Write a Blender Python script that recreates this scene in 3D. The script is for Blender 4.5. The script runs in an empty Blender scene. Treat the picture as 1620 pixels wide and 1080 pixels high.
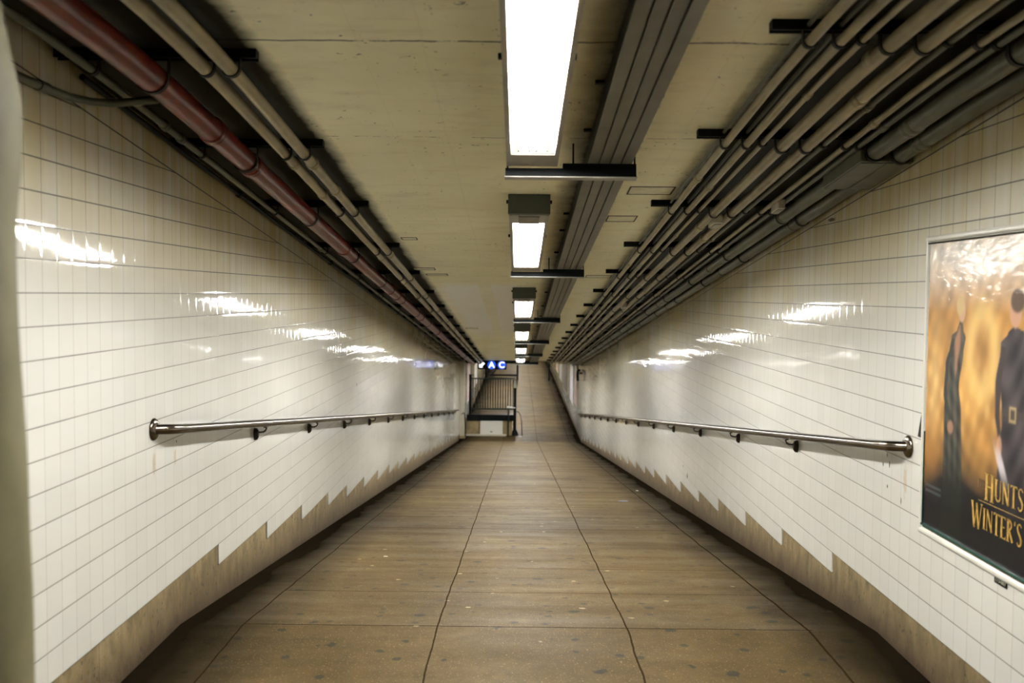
import bpy, bmesh, math, random
from mathutils import Vector, Matrix
random.seed(7)
PI = math.pi
C = bpy.context.scene.collection

# ------------------------------------------------------------------ layout numbers (metres; the eye is at the origin)
T = 0.115                      # tile module
XL, XR = -1.644, 1.764         # faces of the two tiled walls
YN, YF = -4.5, 66.0            # near and far end of the passage
FZ0, FY0, FS = -1.635, 4.72, 0.1095
FY1 = 27.0
FZ1 = FZ0 - FS * (FY1 - FY0)
CS, CC, CY0, CY1 = 0.112, 1.235, 3.31, 28.0

def floor_z(y):
    return FZ0 - FS * (min(max(y, FY0), FY1) - FY0)

def ramp_z(c, y):              # a line running parallel to the ceiling, c above the slope through the eye
    if y < CY0:
        return c - CS * CY0 + 0.056 * (CY0 - max(y, 1.5))
    return c - CS * min(y, CY1)

# ------------------------------------------------------------------ mesh helpers
def new_obj(name, bm, mat=None, parent=None, smooth=False, recalc=True):
    if recalc:
        bmesh.ops.recalc_face_normals(bm, faces=bm.faces[:])
    me = bpy.data.meshes.new(name)
    bm.to_mesh(me); bm.free()
    if mat: me.materials.append(mat)
    if smooth:
        for p in me.polygons: p.use_smooth = True
        if smooth == 'auto':
            try: me.set_sharp_from_angle(angle=math.radians(40))
            except Exception: pass
    o = bpy.data.objects.new(name, me)
    C.objects.link(o)
    if parent is not None: o.parent = parent
    return o

def empty(name, loc=(0, 0, 0)):
    o = bpy.data.objects.new(name, None)
    o.empty_display_size = 0.1
    o.location = loc
    C.objects.link(o)
    return o

def tag(o, label=None, cat=None, group=None, kind=None):
    if label: o['label'] = label
    if cat: o['category'] = cat
    if group: o['group'] = group
    if kind: o['kind'] = kind
    return o

def copy_tree(o, parent=None):
    c = o.copy(); C.objects.link(c)
    if parent is not None: c.parent = parent
    for ch in list(o.children):
        copy_tree(ch, c)
    return c

def box(bm, x0, x1, y0, y1, z0, z1, bevel=0.0):
    vs = [bm.verts.new((x, y, z)) for x in (x0, x1) for y in (y0, y1) for z in (z0, z1)]
    idx = [(0, 1, 3, 2), (4, 6, 7, 5), (0, 4, 5, 1), (2, 3, 7, 6), (0, 2, 6, 4), (1, 5, 7, 3)]
    fs = [bm.faces.new([vs[i] for i in f]) for f in idx]
    if bevel > 0:
        es = list({e for f in fs for e in f.edges})
        bmesh.ops.bevel(bm, geom=es, offset=bevel, segments=2, profile=0.5, affect='EDGES')
    return fs

def boxm(x0, x1, y0, y1, z0, z1, bevel=0.0):
    bm = bmesh.new(); box(bm, x0, x1, y0, y1, z0, z1, bevel); return bm

def prism_x(bm, prof, x0, x1):
    """closed (y, z) outline swept from x0 to x1"""
    a = [bm.verts.new((x0, y, z)) for y, z in prof]
    b = [bm.verts.new((x1, y, z)) for y, z in prof]
    bm.faces.new(a); bm.faces.new(b[::-1])
    n = len(prof)
    for i in range(n):
        j = (i + 1) % n
        bm.faces.new((a[i], b[i], b[j], a[j]))

def tube(bm, pts, r, seg=16, cap=True, radii=None):
    pts = [Vector(p) for p in pts]
    rings = []
    up = Vector((0, 0, 1))
    for i, p in enumerate(pts):
        if i == 0: d = pts[1] - p
        elif i == len(pts) - 1: d = p - pts[i - 1]
        else: d = (pts[i + 1] - p).normalized() + (p - pts[i - 1]).normalized()
        d.normalize()
        ref = up if abs(d.z) < 0.9 else Vector((0, 1, 0))
        s = d.cross(ref).normalized(); t = s.cross(d).normalized()
        rr = radii[i] if radii else r
        rings.append([bm.verts.new(p + s * rr * math.cos(2 * PI * k / seg) + t * rr * math.sin(2 * PI * k / seg)) for k in range(seg)])
    for a, b in zip(rings, rings[1:]):
        for k in range(seg):
            bm.faces.new((a[k], a[(k + 1) % seg], b[(k + 1) % seg], b[k]))
    if cap:
        bm.faces.new(rings[0][::-1]); bm.faces.new(rings[-1])

def tubem(pts, r, seg=16, cap=True, radii=None):
    bm = bmesh.new(); tube(bm, pts, r, seg, cap, radii); return bm

def lathe(bm, prof, cx, cy, seg=32, sx=1.0, sy=1.0):
    rings = []
    for r, z in prof:
        rings.append([bm.verts.new((cx + r * sx * math.cos(2 * PI * k / seg), cy + r * sy * math.sin(2 * PI * k / seg), z)) for k in range(seg)])
    for a, b in zip(rings, rings[1:]):
        for k in range(seg):
            bm.faces.new((a[k], a[(k + 1) % seg], b[(k + 1) % seg], b[k]))
    bm.faces.new(rings[0][::-1]); bm.faces.new(rings[-1])

def sweep_rect(bm, x0, x1, c0, c1, ys):
    """a rectangular bar following the ceiling's bend; c = height above the slope through the eye"""
    rings = []
    for y in ys:
        rings.append([bm.verts.new(v) for v in ((x0, y, c0 - CS * y), (x1, y, c0 - CS * y), (x1, y, c1 - CS * y), (x0, y, c1 - CS * y))])
    for a, b in zip(rings, rings[1:]):
        for k in range(4):
            bm.faces.new((a[k], a[(k + 1) % 4], b[(k + 1) % 4], b[k]))
    bm.faces.new(rings[0][::-1]); bm.faces.new(rings[-1])

# ------------------------------------------------------------------ node helper
class NT:
    def __init__(self, name):
        self.m = bpy.data.materials.new(name); self.m.use_nodes = True
        self.t = self.m.node_tree
        self.b = next(n for n in self.t.nodes if n.type == 'BSDF_PRINCIPLED')
    def n(self, typ, **kw):
        x = self.t.nodes.new(typ)
        for k, v in kw.items(): setattr(x, k, v)
        return x
    def link(self, a, b): self.t.links.new(a, b)
    def put(self, sock, v):
        if isinstance(v, bpy.types.NodeSocket): self.link(v, sock)
        else: sock.default_value = v
    def math(self, op, a, b=0.0, c=0.0, clamp=False):
        x = self.n('ShaderNodeMath', operation=op); x.use_clamp = clamp
        for i, v in enumerate((a, b, c)):
            self.put(x.inputs[i], v)
        return x.outputs[0]
    def mix(self, f, a, b, mode='MIX'):
        x = self.n('ShaderNodeMix', data_type='RGBA', blend_type=mode)
        self.put(x.inputs[0], f)
        for s, v in ((x.inputs[6], a), (x.inputs[7], b)):
            if isinstance(v, tuple) and len(v) == 3: v = (*v, 1)
            self.put(s, v)
        return x.outputs[2]
    def noise(self, vec, scale, detail=4.0, rough=0.5, out='Fac', dist=0.0):
        x = self.n('ShaderNodeTexNoise')
        self.put(x.inputs['Vector'], vec); x.inputs['Scale'].default_value = scale
        x.inputs['Detail'].default_value = detail; x.inputs['Roughness'].default_value = rough
        x.inputs['Distortion'].default_value = dist
        return x.outputs[out]
    def vscale(self, vec, s):
        x = self.n('ShaderNodeVectorMath', operation='MULTIPLY'); self.put(x.inputs[0], vec); x.inputs[1].default_value = s
        return x.outputs[0]
    def rng(self, v, a, b, c=0.0, d=1.0):
        x = self.n('ShaderNodeMapRange'); x.clamp = True
        self.put(x.inputs[0], v)
        for i, q in enumerate((a, b, c, d)): self.put(x.inputs[i + 1], q)
        return x.outputs[0]
    def obj(self):
        return self.n('ShaderNodeTexCoord').outputs['Object']
    def sep(self, v):
        x = self.n('ShaderNodeSeparateXYZ'); self.put(x.inputs[0], v); return x.outputs
    def comb(self, a, b, c):
        x = self.n('ShaderNodeCombineXYZ')
        for i, v in enumerate((a, b, c)): self.put(x.inputs[i], v)
        return x.outputs[0]
    def bump(self, h, strength=0.3, dist=0.01, normal=None):
        x = self.n('ShaderNodeBump'); x.inputs['Strength'].default_value = strength; x.inputs['Distance'].default_value = dist
        self.put(x.inputs['Height'], h)
        if normal is not None: self.link(normal, x.inputs['Normal'])
        return x.outputs[0]
    def near(self, v, at, w):
        """1 where |v - at| < w"""
        return self.math('LESS_THAN', self.math('ABSOLUTE', self.math('SUBTRACT', v, at)), w)

def simple(name, col, rough=0.5, metal=0.0, spec=0.5, noise=0.0, nscale=20.0, bump=0.0):
    k = NT(name); b = k.b
    b.inputs['Roughness'].default_value = rough; b.inputs['Metallic'].default_value = metal
    b.inputs['Specular IOR Level'].default_value = spec
    if noise > 0:
        f = k.noise(k.obj(), nscale, 5)
        f = k.rng(f, 0.35, 0.65)
        dark = tuple(c * (1 - noise) for c in col)
        k.link(k.mix(f, dark, col), b.inputs['Base Color'])
        if bump > 0: k.link(k.bump(f, bump, 0.003), b.inputs['Normal'])
    else:
        b.inputs['Base Color'].default_value = (*col, 1)
    return k.m

def emit(name, col, strength):
    k = NT(name); b = k.b
    b.inputs['Base Color'].default_value = (*col, 1)
    b.inputs['Emission Color'].default_value = (*col, 1); b.inputs['Emission Strength'].default_value = strength
    return k.m

def tile_material(name, y0, z0, marks=()):
    k = NT(name); b = k.b
    P = k.obj(); s = k.sep(P); y, z = s[1], s[2]
    u = k.math('DIVIDE', k.math('SUBTRACT', y, y0), T)
    v = k.math('DIVIDE', k.math('SUBTRACT', z, z0), T)
    iu, iv = k.math('FLOOR', u), k.math('FLOOR', v)
    du = k.math('SUBTRACT', 0.5, k.math('ABSOLUTE', k.math('SUBTRACT', k.math('SUBTRACT', u, iu), 0.5)))
    dv = k.math('SUBTRACT', 0.5, k.math('ABSOLUTE', k.math('SUBTRACT', k.math('SUBTRACT', v, iv), 0.5)))
    c = k.math('SUBTRACT', k.math('ADD', z, k.math('MULTIPLY', y, 0.115)), 1.105)
    below = k.math('LESS_THAN', c, 0.0)
    lu = k.rng(du, 0.007, 0.017, 1, 0)
    lv = k.math('MULTIPLY', k.rng(dv, 0.011, 0.027, 1, 0), below)
    lc = k.rng(k.math('ABSOLUTE', c), 0.0022, 0.0042, 1, 0)
    hor = k.math('MAXIMUM', lv, lc)
    wn = k.n('ShaderNodeTexWhiteNoise', noise_dimensions='3D')
    k.link(k.comb(iu, k.math('MULTIPLY', iv, below), below), wn.inputs['Vector'])
    rnd, rcol = wn.outputs['Value'], wn.outputs['Color']
    base = k.mix(rnd, (0.67, 0.67, 0.625), (0.70, 0.70, 0.655))
    # brown grime film, streaked, thick under the pipes and thin lower down
    streak = k.noise(k.vscale(P, (3, 14, 1.2)), 1.0, 5, 0.6)
    cloud = k.noise(k.vscale(P, (1, 0.9, 1.3)), 1.6, 3, 0.5)
    hgt = k.rng(c, -0.80, 0.0)
    dirt = k.math('MULTIPLY', hgt, k.rng(k.math('ADD', streak, cloud), 0.60, 1.10), clamp=True)
    base = k.mix(k.math('MULTIPLY', dirt, 0.95), base, (0.56, 0.46, 0.22))
    small = k.rng(k.noise(P, 9.0, 6, 0.7), 0.66, 0.74)
    base = k.mix(k.math('MULTIPLY', small, 0.08), base, (0.35, 0.28, 0.16))
    gd = k.noise(k.vscale(P, (1, 1.3, 2)), 2.0, 3)
    for my, mz, ry, rz, mc, ms in marks:     # rust runs, scuffs and drill holes
        wob = k.math('MULTIPLY', k.math('SUBTRACT', k.noise(P, 45.0, 3), 0.5), 1.3)
        ey = k.math('DIVIDE', k.math('SUBTRACT', y, my), ry); ez = k.math('DIVIDE', k.math('SUBTRACT', z, mz), rz)
        q = k.math('SQRT', k.math('ADD', k.math('MULTIPLY', ey, ey), k.math('MULTIPLY', ez, ez)))
        base = k.mix(k.math('MULTIPLY', k.rng(k.math('ADD', q, wob), 0.6, 1.1, 1, 0), ms), base, mc)
    groutc = k.mix(k.rng(gd, 0.35, 0.65), (0.03, 0.022, 0.013), (0.12, 0.10, 0.07))
    # the joints are packed with black dirt high on the wall and wiped paler lower down
    pack = k.rng(k.math('ADD', c, k.math('MULTIPLY', k.math('SUBTRACT', cloud, 0.5), 0.5)), -0.95, -0.35)
    groutc = k.mix(pack, groutc, (0.008, 0.006, 0.004))
    col = k.mix(k.math('MULTIPLY', lu, k.rng(pack, 0, 1, 0.6, 0.95)), base, k.mix(pack, (0.13, 0.105, 0.07), (0.03, 0.022, 0.012)))
    col = k.mix(k.math('MULTIPLY', hor, k.rng(pack, 0, 1, 0.85, 1.0)), col, groutc)
    k.link(col, b.inputs['Base Color'])
    line = k.math('MAXIMUM', lu, hor)
    k.link(k.rng(line, 0, 1, 0.055, 0.6), b.inputs['Roughness'])
    b.inputs['Specular IOR Level'].default_value = 0.55
    # every tile sits at its own tiny tilt, the glaze is slightly wavy
    g = k.n('ShaderNodeNewGeometry')
    off = k.n('ShaderNodeVectorMath', operation='SUBTRACT'); k.link(rcol, off.inputs[0]); off.inputs[1].default_value = (0.5, 0.5, 0.5)
    sc = k.n('ShaderNodeVectorMath', operation='MULTIPLY'); k.link(off.outputs[0], sc.inputs[0]); sc.inputs[1].default_value = (0.0, 0.006, 0.010)
    ad = k.n('ShaderNodeVectorMath', operation='ADD'); k.link(g.outputs['Normal'], ad.inputs[0]); k.link(sc.outputs[0], ad.inputs[1])
    nm = k.n('ShaderNodeVectorMath', operation='NORMALIZE'); k.link(ad.outputs[0], nm.inputs[0])
    wav = k.noise(k.vscale(P, (1, 9, 5)), 1.0, 2)
    pil = k.math('MINIMUM', k.rng(du, 0.0, 0.10), k.rng(dv, 0.0, 0.10))
    h = k.math('ADD', k.math('MULTIPLY', wav, 0.5), k.math('MULTIPLY', pil, 0.5))
    k.link(k.bump(h, 0.22, 0.0022, nm.outputs[0]), b.inputs['Normal'])
    return k.m

def base_material(name, y0):
    k = NT(name); b = k.b
    P = k.obj(); s = k.sep(P); y, z = s[1], s[2]
    hgt = k.math('SUBTRACT', z, k.math('SUBTRACT', FZ0, k.math('MULTIPLY', k.math('SUBTRACT', k.math('MINIMUM', k.math('MAXIMUM', y, FY0), FY1), FY0), FS)))
    st = k.noise(k.vscale(P, (4, 11, 5)), 1.0, 7, 0.72, dist=0.3)
    bl = k.noise(P, 5.0, 5, 0.6)
    col = k.mix(k.rng(st, 0.36, 0.62), (0.17, 0.12, 0.048), (0.40, 0.31, 0.155))
    col = k.mix(k.math('MULTIPLY', k.rng(bl, 0.46, 0.66), 0.75), col, (0.15, 0.11, 0.055))
    # splashed dirt climbing from the floor with an uneven edge
    e = k.rng(k.math('ADD', hgt, k.math('MULTIPLY', k.math('SUBTRACT', bl, 0.5), 0.28)), 0.0, 0.30, 1, 0)
    col = k.mix(k.math('MULTIPLY', e, 0.97), col, (0.055, 0.032, 0.014))
    sp = k.rng(k.noise(P, 30.0, 2), 0.66, 0.70)
    col = k.mix(k.math('MULTIPLY', sp, 0.7), col, (0.03, 0.02, 0.012))
    crack = k.near(k.math('FRACT', k.math('DIVIDE', k.math('ADD', k.math('SUBTRACT', y, y0), k.math('MULTIPLY', k.noise(P, 7, 3), 0.02)), 1.006)), 0.5, 0.0022)
    col = k.mix(k.math('MULTIPLY', crack, 0.7), col, (0.04, 0.025, 0.015))
    k.link(col, b.inputs['Base Color'])
    b.inputs['Roughness'].default_value = 0.62
    k.link(k.bump(k.math('ADD', st, bl), 0.6, 0.010), b.inputs['Normal'])
    return k.m

def floor_material():
    k = NT('worn brown concrete'); b = k.b
    P = k.obj(); s = k.sep(P); x, y = s[0], s[1]
    n1 = k.noise(P, 1.1, 5, 0.6); n2 = k.noise(P, 14.0, 6, 0.7); n3 = k.noise(k.vscale(P, (0.5, 2.2, 1)), 2.2, 4, 0.6)
    col = k.mix(k.rng(n1, 0.33, 0.67), (0.070, 0.044, 0.013), (0.134, 0.089, 0.031))
    col = k.mix(k.math('MULTIPLY', k.rng(n2, 0.38, 0.66), 0.5), col, (0.050, 0.033, 0.013))
    col = k.mix(k.math('MULTIPLY', k.rng(n3, 0.52, 0.7), 0.4), col, (0.055, 0.040, 0.019))
    agg = k.rng(k.noise(P, 110.0, 2, 0.5), 0.64, 0.68)
    col = k.mix(k.math('MULTIPLY', agg, 0.5), col, (0.36, 0.27, 0.15))
    # trodden gum
    def spots(scale, lo, hi, keep):
        v = k.n('ShaderNodeTexVoronoi'); k.link(P, v.inputs['Vector']); v.inputs['Scale'].default_value = scale
        wob = k.math('MULTIPLY', k.noise(P, 40.0, 2), 0.25)
        d = k.rng(k.math('ADD', v.outputs['Distance'], wob), lo, hi, 1, 0)
        r = k.sep(v.outputs['Color'])
        return k.math('MULTIPLY', d, k.math('GREATER_THAN', r[0], keep))
    col = k.mix(k.math('MULTIPLY', spots(5.0, 0.26, 0.31, 0.45), 0.8), col, (0.020, 0.020, 0.017))
    col = k.mix(k.math('MULTIPLY', spots(10.0, 0.30, 0.36, 0.62), 0.75), col, (0.022, 0.021, 0.017))
    col = k.mix(k.math('MULTIPLY', spots(8.3, 0.23, 0.27, 0.86), 0.8), col, (0.36, 0.29, 0.18))
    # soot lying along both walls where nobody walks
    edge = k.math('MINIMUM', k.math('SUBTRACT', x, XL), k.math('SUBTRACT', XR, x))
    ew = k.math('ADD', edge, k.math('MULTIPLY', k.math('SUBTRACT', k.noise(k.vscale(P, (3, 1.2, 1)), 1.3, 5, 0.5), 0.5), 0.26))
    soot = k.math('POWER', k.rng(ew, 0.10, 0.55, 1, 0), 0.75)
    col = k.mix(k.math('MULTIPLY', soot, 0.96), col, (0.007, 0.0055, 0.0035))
    # slab joints
    wob = k.math('MULTIPLY', k.math('SUBTRACT', k.noise(P, 3.0, 5), 0.5), 0.024)
    xj = k.math('ADD', x, wob); yj = k.math('ADD', y, wob)
    j = None
    for a, w in ((-0.388, 0.0042), (0.548, 0.0045), (-1.345, 0.004), (1.440, 0.006)):
        q = k.near(xj, a, w); j = q if j is None else k.math('MAXIMUM', j, q)
    inner = k.math('GREATER_THAN', edge, 0.30)
    for a, w in ((4.74, 0.0065), (5.60, 0.0045), (8.42, 0.007), (9.28, 0.006), (11.6, 0.005), (13.9, 0.006), (16.6, 0.008), (19.6, 0.008), (22.6, 0.008), (25.6, 0.008), (3.0, 0.006)):
        j = k.math('MAXIMUM', j, k.math('MULTIPLY', k.near(yj, a, w), inner))
    q = k.math('MULTIPLY', k.math('MULTIPLY', k.near(yj, 6.42, 0.0045), k.math('GREATER_THAN', x, 0.0)), inner)
    j = k.math('MAXIMUM', j, q)
    col = k.mix(k.math('MULTIPLY', j, 0.85), col, (0.022, 0.014, 0.008))
    k.link(col, b.inputs['Base Color'])
    r = k.rng(n3, 0.3, 0.7, 0.52, 0.72)
    k.link(r, b.inputs['Roughness']); k.link(k.math('MULTIPLY', 0.12, k.math('SUBTRACT', 1.0, k.math('MAXIMUM', soot, j))), b.inputs['Specular IOR Level'])
    h = k.math('SUBTRACT', k.math('MULTIPLY', n2, 0.6), j)
    k.link(k.bump(h, 0.25, 0.004), b.inputs['Normal'])
    return k.m

def ceiling_material():
    k = NT('painted concrete ceiling'); b = k.b
    P = k.obj(); s = k.sep(P); x, y = s[0], s[1]
    n1 = k.noise(P, 1.5, 5, 0.6); n2 = k.noise(k.vscale(P, (1.2, 4.0, 1)), 2.4, 6, 0.65)
    col = k.mix(k.rng(n1, 0.32, 0.68), (0.78, 0.735, 0.48), (0.88, 0.84, 0.59))
    col = k.mix(k.math('MULTIPLY', k.rng(n2, 0.5, 0.72), 0.4), col, (0.56, 0.48, 0.29))
    sp = k.rng(k.noise(P, 30.0, 3, 0.6), 0.655, 0.69)
    gate = k.rng(k.noise(P, 2.4, 3), 0.45, 0.56)
    col = k.mix(k.math('MULTIPLY', k.math('MULTIPLY', sp, gate), 0.75), col, (0.045, 0.035, 0.02))
    wob = k.math('MULTIPLY', k.math('SUBTRACT', k.noise(P, 3.5, 5, 0.7), 0.5), 0.05)
    yj = k.math('ADD', y, wob)
    br = k.noise(k.vscale(P, (6, 1, 1)), 1.4, 4, 0.7)
    j = k.math('MULTIPLY', k.near(yj, 3.36, 0.007), k.rng(br, 0.40, 0.50))
    j = k.math('MAXIMUM', j, k.math('MULTIPLY', k.near(yj, 4.55, 0.004), k.rng(br, 0.50, 0.60)))
    for a in (5.75, 7.9, 9.25, 10.4, 11.6, 12.8, 14.1, 15.9):
        j = k.math('MAXIMUM', j, k.math('MULTIPLY', k.near(yj, a, 0.004), k.rng(br, 0.52, 0.64, 0, 0.7)))
    col = k.mix(k.math('MULTIPLY', j, 0.85), col, (0.035, 0.022, 0.012))
    # long pale plaster seams
    xw = k.math('ADD', x, k.math('MULTIPLY', k.math('SUBTRACT', k.noise(P, 2.0, 3), 0.5), 0.03))
    ls = k.math('MAXIMUM', k.near(xw, -0.335, 0.005), k.near(xw, -0.56, 0.003))
    ls = k.math('MAXIMUM', ls, k.near(xw, 0.74, 0.004))
    col = k.mix(k.math('MULTIPLY', ls, 0.22), col, (0.66, 0.62, 0.46))
    # bright reflection on the ceiling, put into the colour as a whiter, smoother area
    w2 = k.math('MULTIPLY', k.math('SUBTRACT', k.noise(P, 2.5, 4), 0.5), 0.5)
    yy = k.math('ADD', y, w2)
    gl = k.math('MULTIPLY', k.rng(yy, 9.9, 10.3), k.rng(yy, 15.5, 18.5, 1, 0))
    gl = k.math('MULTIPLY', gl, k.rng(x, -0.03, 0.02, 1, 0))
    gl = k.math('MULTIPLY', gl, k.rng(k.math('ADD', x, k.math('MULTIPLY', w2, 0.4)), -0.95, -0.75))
    bare = k.near(xw, -0.36, 0.07)  # duller strip left inside the painted reflection
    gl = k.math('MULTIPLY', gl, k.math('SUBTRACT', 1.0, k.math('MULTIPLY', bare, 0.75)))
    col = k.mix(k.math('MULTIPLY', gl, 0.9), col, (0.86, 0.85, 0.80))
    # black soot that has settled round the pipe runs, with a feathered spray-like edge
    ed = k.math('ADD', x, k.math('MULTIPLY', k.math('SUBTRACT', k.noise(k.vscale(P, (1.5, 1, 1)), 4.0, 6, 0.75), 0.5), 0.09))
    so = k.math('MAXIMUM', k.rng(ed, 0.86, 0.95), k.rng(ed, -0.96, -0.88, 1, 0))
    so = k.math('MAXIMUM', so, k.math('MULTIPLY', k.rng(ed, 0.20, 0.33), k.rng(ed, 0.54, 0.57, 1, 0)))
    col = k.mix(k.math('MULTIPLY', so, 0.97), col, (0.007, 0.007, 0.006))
    gl = k.math('MULTIPLY', gl, k.math('SUBTRACT', 1.0, so))
    k.link(col, b.inputs['Base Color'])
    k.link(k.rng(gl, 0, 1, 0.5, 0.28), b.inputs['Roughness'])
    k.link(k.rng(so, 0, 1, 0.4, 0.05), b.inputs['Specular IOR Level'])
    k.link(k.bump(k.math('SUBTRACT', k.math('MULTIPLY', n2, 0.5), j), 0.25, 0.006), b.inputs['Normal'])
    return k.m

TZL, TYL = 0.3366, 3.358
TZR, TYR = 0.4190, 4.4576
M = {}
RU, BL = (0.50, 0.33, 0.13), (0.02, 0.015, 0.01)
M['tile_l'] = tile_material('cream glazed tile, left', TYL, TZL, [(4.37, -0.775, 0.022, 0.060, RU, 0.5), (4.64, -0.79, 0.016, 0.045, RU, 0.45), (4.66, -0.72, 0.006, 0.006, BL, 0.9), (9.9, -0.93, 0.02, 0.02, BL, 0.8)])
M['tile_r'] = tile_material('cream glazed tile, right', TYR, TZR, [(4.41, -0.83, 0.022, 0.075, RU, 0.4), (4.63, -0.745, 0.010, 0.010, BL, 0.95), (4.60, -0.785, 0.008, 0.018, BL, 0.9), (4.68, -0.80, 0.007, 0.012, BL, 0.9), (4.62, -0.895, 0.009, 0.012, BL, 0.8), (4.45, -0.93, 0.007, 0.02, BL, 0.7), (10.05, -1.86, 0.03, 0.03, BL, 0.7), (10.3, -1.80, 0.03, 0.012, BL, 0.7), (5.55, 0.44, 0.07, 0.012, BL, 0.8)])
M['base'] = base_material('stained concrete base', 5.313)
M['floor'] = floor_material()
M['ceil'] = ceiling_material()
M['bull'] = simple('white bullnose tile', (0.74, 0.73, 0.66), 0.12, 0, 0.5, 0.05, 12)
M['conduit'] = simple('painted conduit', (0.33, 0.28, 0.155), 0.35, 0.0, 0.5, 0.25, 9)
M['conduit_grey'] = simple('grey green conduit', (0.11, 0.115, 0.075), 0.4, 0.0, 0.5, 0.25, 9)
M['dark'] = simple('dark steel', (0.012, 0.013, 0.011), 0.5, 0.0, 0.2)
M['black'] = simple('black paint', (0.005, 0.007, 0.007), 0.5, 0.0, 0.12)
M['red'] = simple('red pipe paint', (0.15, 0.016, 0.008), 0.3, 0.0, 0.5, 0.35, 14)
M['duct'] = simple('grey wireway enamel', (0.17, 0.165, 0.13), 0.42, 0.0, 0.5, 0.18, 6)
M['fixture'] = simple('fixture enamel', (0.36, 0.34, 0.29), 0.4, 0.0, 0.5, 0.15, 12)
M['socket'] = simple('dull socket plate', (0.055, 0.05, 0.04), 0.7, 0.0, 0.1)
M['fix_green'] = simple('fixture grey green', (0.075, 0.085, 0.065), 0.5, 0.0, 0.4, 0.15, 12)
M['reflector'] = simple('white reflector', (0.88, 0.88, 0.86), 0.4)
M['tube'] = emit('fluorescent tube', (1.0, 0.985, 0.945), 30.0)
M['steel'] = simple('brushed stainless steel', (0.24, 0.205, 0.165), 0.2, 1.0, 0.5, 0.15, 30)
M['bronze'] = simple('dark bronze', (0.045, 0.038, 0.028), 0.35, 0.8)
M['column'] = simple('olive cream gloss paint', (0.25, 0.225, 0.125), 0.6, 0, 0.1, 0.35, 4.0)
M['white'] = simple('white enamel', (0.78, 0.78, 0.72), 0.35)
M['cream'] = simple('cream paint', (0.62, 0.58, 0.46), 0.4, 0, 0.5, 0.1, 4)
M['tan'] = simple('tan concrete', (0.36, 0.27, 0.14), 0.6, 0, 0.4, 0.4, 4)
M['green'] = simple('dark green paint', (0.008, 0.022, 0.016), 0.35)
M['sign_blue'] = emit('blue sign disc', (0.010, 0.06, 0.50), 0.4)
M['sign_white'] = emit('white sign lettering', (0.95, 0.97, 1.0), 0.45)
M['gold'] = simple('gold print', (0.62, 0.38, 0.08), 0.3, 0.0, 0.5, 0.4, 45)
M['rim'] = simple('green plastic edge', (0.012, 0.075, 0.055), 0.25)
M['grime'] = simple('rusty brown grime', (0.16, 0.10, 0.045), 0.7, 0, 0.3, 0.6, 40)
M['hole'] = simple('bare dark mortar', (0.030, 0.026, 0.018), 0.9, 0, 0.2, 0.5, 60)

# ------------------------------------------------------------------ the shell
def teeth(z_top, first):
    """(y, z) points along the stepped lower edge of the tiling, near to far"""
    pts = [(YN, z_top)]
    y, z, n = first, z_top, 0
    while y < 26.6:
        pts += [(y, z), (y, z - T)]
        z -= T; n += 1
        y += T * (8 if n % 4 == 0 else 9)
    pts += [(YF, z)]
    return pts

def wall(side, X, out, z_top, first, mat):
    low = teeth(z_top, first)
    top = [(YF, ramp_z(CC, CY1) + 0.06), (CY1, ramp_z(CC, CY1) + 0.06), (CY0, ramp_z(CC, CY0) + 0.06), (1.5, ramp_z(CC, 1.5) + 0.06), (YN, ramp_z(CC, YN) + 0.06)]
    bm = bmesh.new(); prism_x(bm, low + top, X, X + out * 0.22)
    tag(new_obj('wall_' + side, bm, mat), kind='structure')
    fl = [(YF, FZ1 - 0.08), (FY1, FZ1 - 0.08), (FY0, FZ0 - 0.08), (YN, FZ0 - 0.08)]
    bm = bmesh.new(); prism_x(bm, low + fl, X + out * 0.008, X + out * 0.22)
    tag(new_obj('baseboard_' + side, bm, M['base']), kind='structure')

wall('left', XL, -1, TZL - 15 * T, TYL + 17 * T, M['tile_l'])
wall('right', XR, 1, TZR - 16 * T, TYR + 8.2 * T, M['tile_r'])
bm = bmesh.new()
prism_x(bm, [(YN, FZ0), (FY0, FZ0), (FY1, FZ1), (YF, FZ1), (YF, FZ1 - 0.3), (FY1, FZ1 - 0.3), (FY0, FZ0 - 0.3), (YN, FZ0 - 0.3)], XL - 0.25, XR + 0.25)
tag(new_obj('floor', bm, M['floor']), kind='structure')
zc0, zc1, zcn = ramp_z(CC, CY0), ramp_z(CC, CY1), ramp_z(CC, YN)
bm = bmesh.new()
prism_x(bm, [(YN, zcn), (1.5, zcn), (CY0, zc0), (CY1, zc1), (YF, zc1), (YF, zc1 + 0.3), (CY1, zc1 + 0.3), (CY0, zc0 + 0.3), (1.5, zcn + 0.3), (YN, zcn + 0.3)], XL - 0.25, XR + 0.25)
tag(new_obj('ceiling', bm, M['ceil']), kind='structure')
tag(new_obj('wall_back', boxm(XL - 0.2, XR + 0.2, YN - 0.2, YN, FZ0 - 0.1, zcn + 0.1), M['dark']), kind='structure')  # unseen end wall, kept dark to cut bounce light near the eye
tag(new_obj('wall_far', boxm(XL - 0.2, XR + 0.2, YF, YF + 0.2, FZ1 - 0.1, zc1 + 0.1), M['cream']), kind='structure')
# white return of the wall where the ramp ends, dark steel edge across the ceiling there
tag(new_obj('trim_1', boxm(XL, XL + 0.13, 27.45, 27.75, FZ1 + 0.07, zc1 + 0.04, 0.01), M['cream']), kind='structure')
tag(new_obj('trim_2', boxm(XL, XL + 0.15, 27.43, 27.77, FZ1 - 0.02, FZ1 + 0.07, 0.005), M['tan']), kind='structure')
tag(new_obj('trim_3', boxm(XL, 0.55, 27.85, 28.0, zc1 - 0.065, zc1 + 0.03), M['black']), kind='structure')

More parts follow.
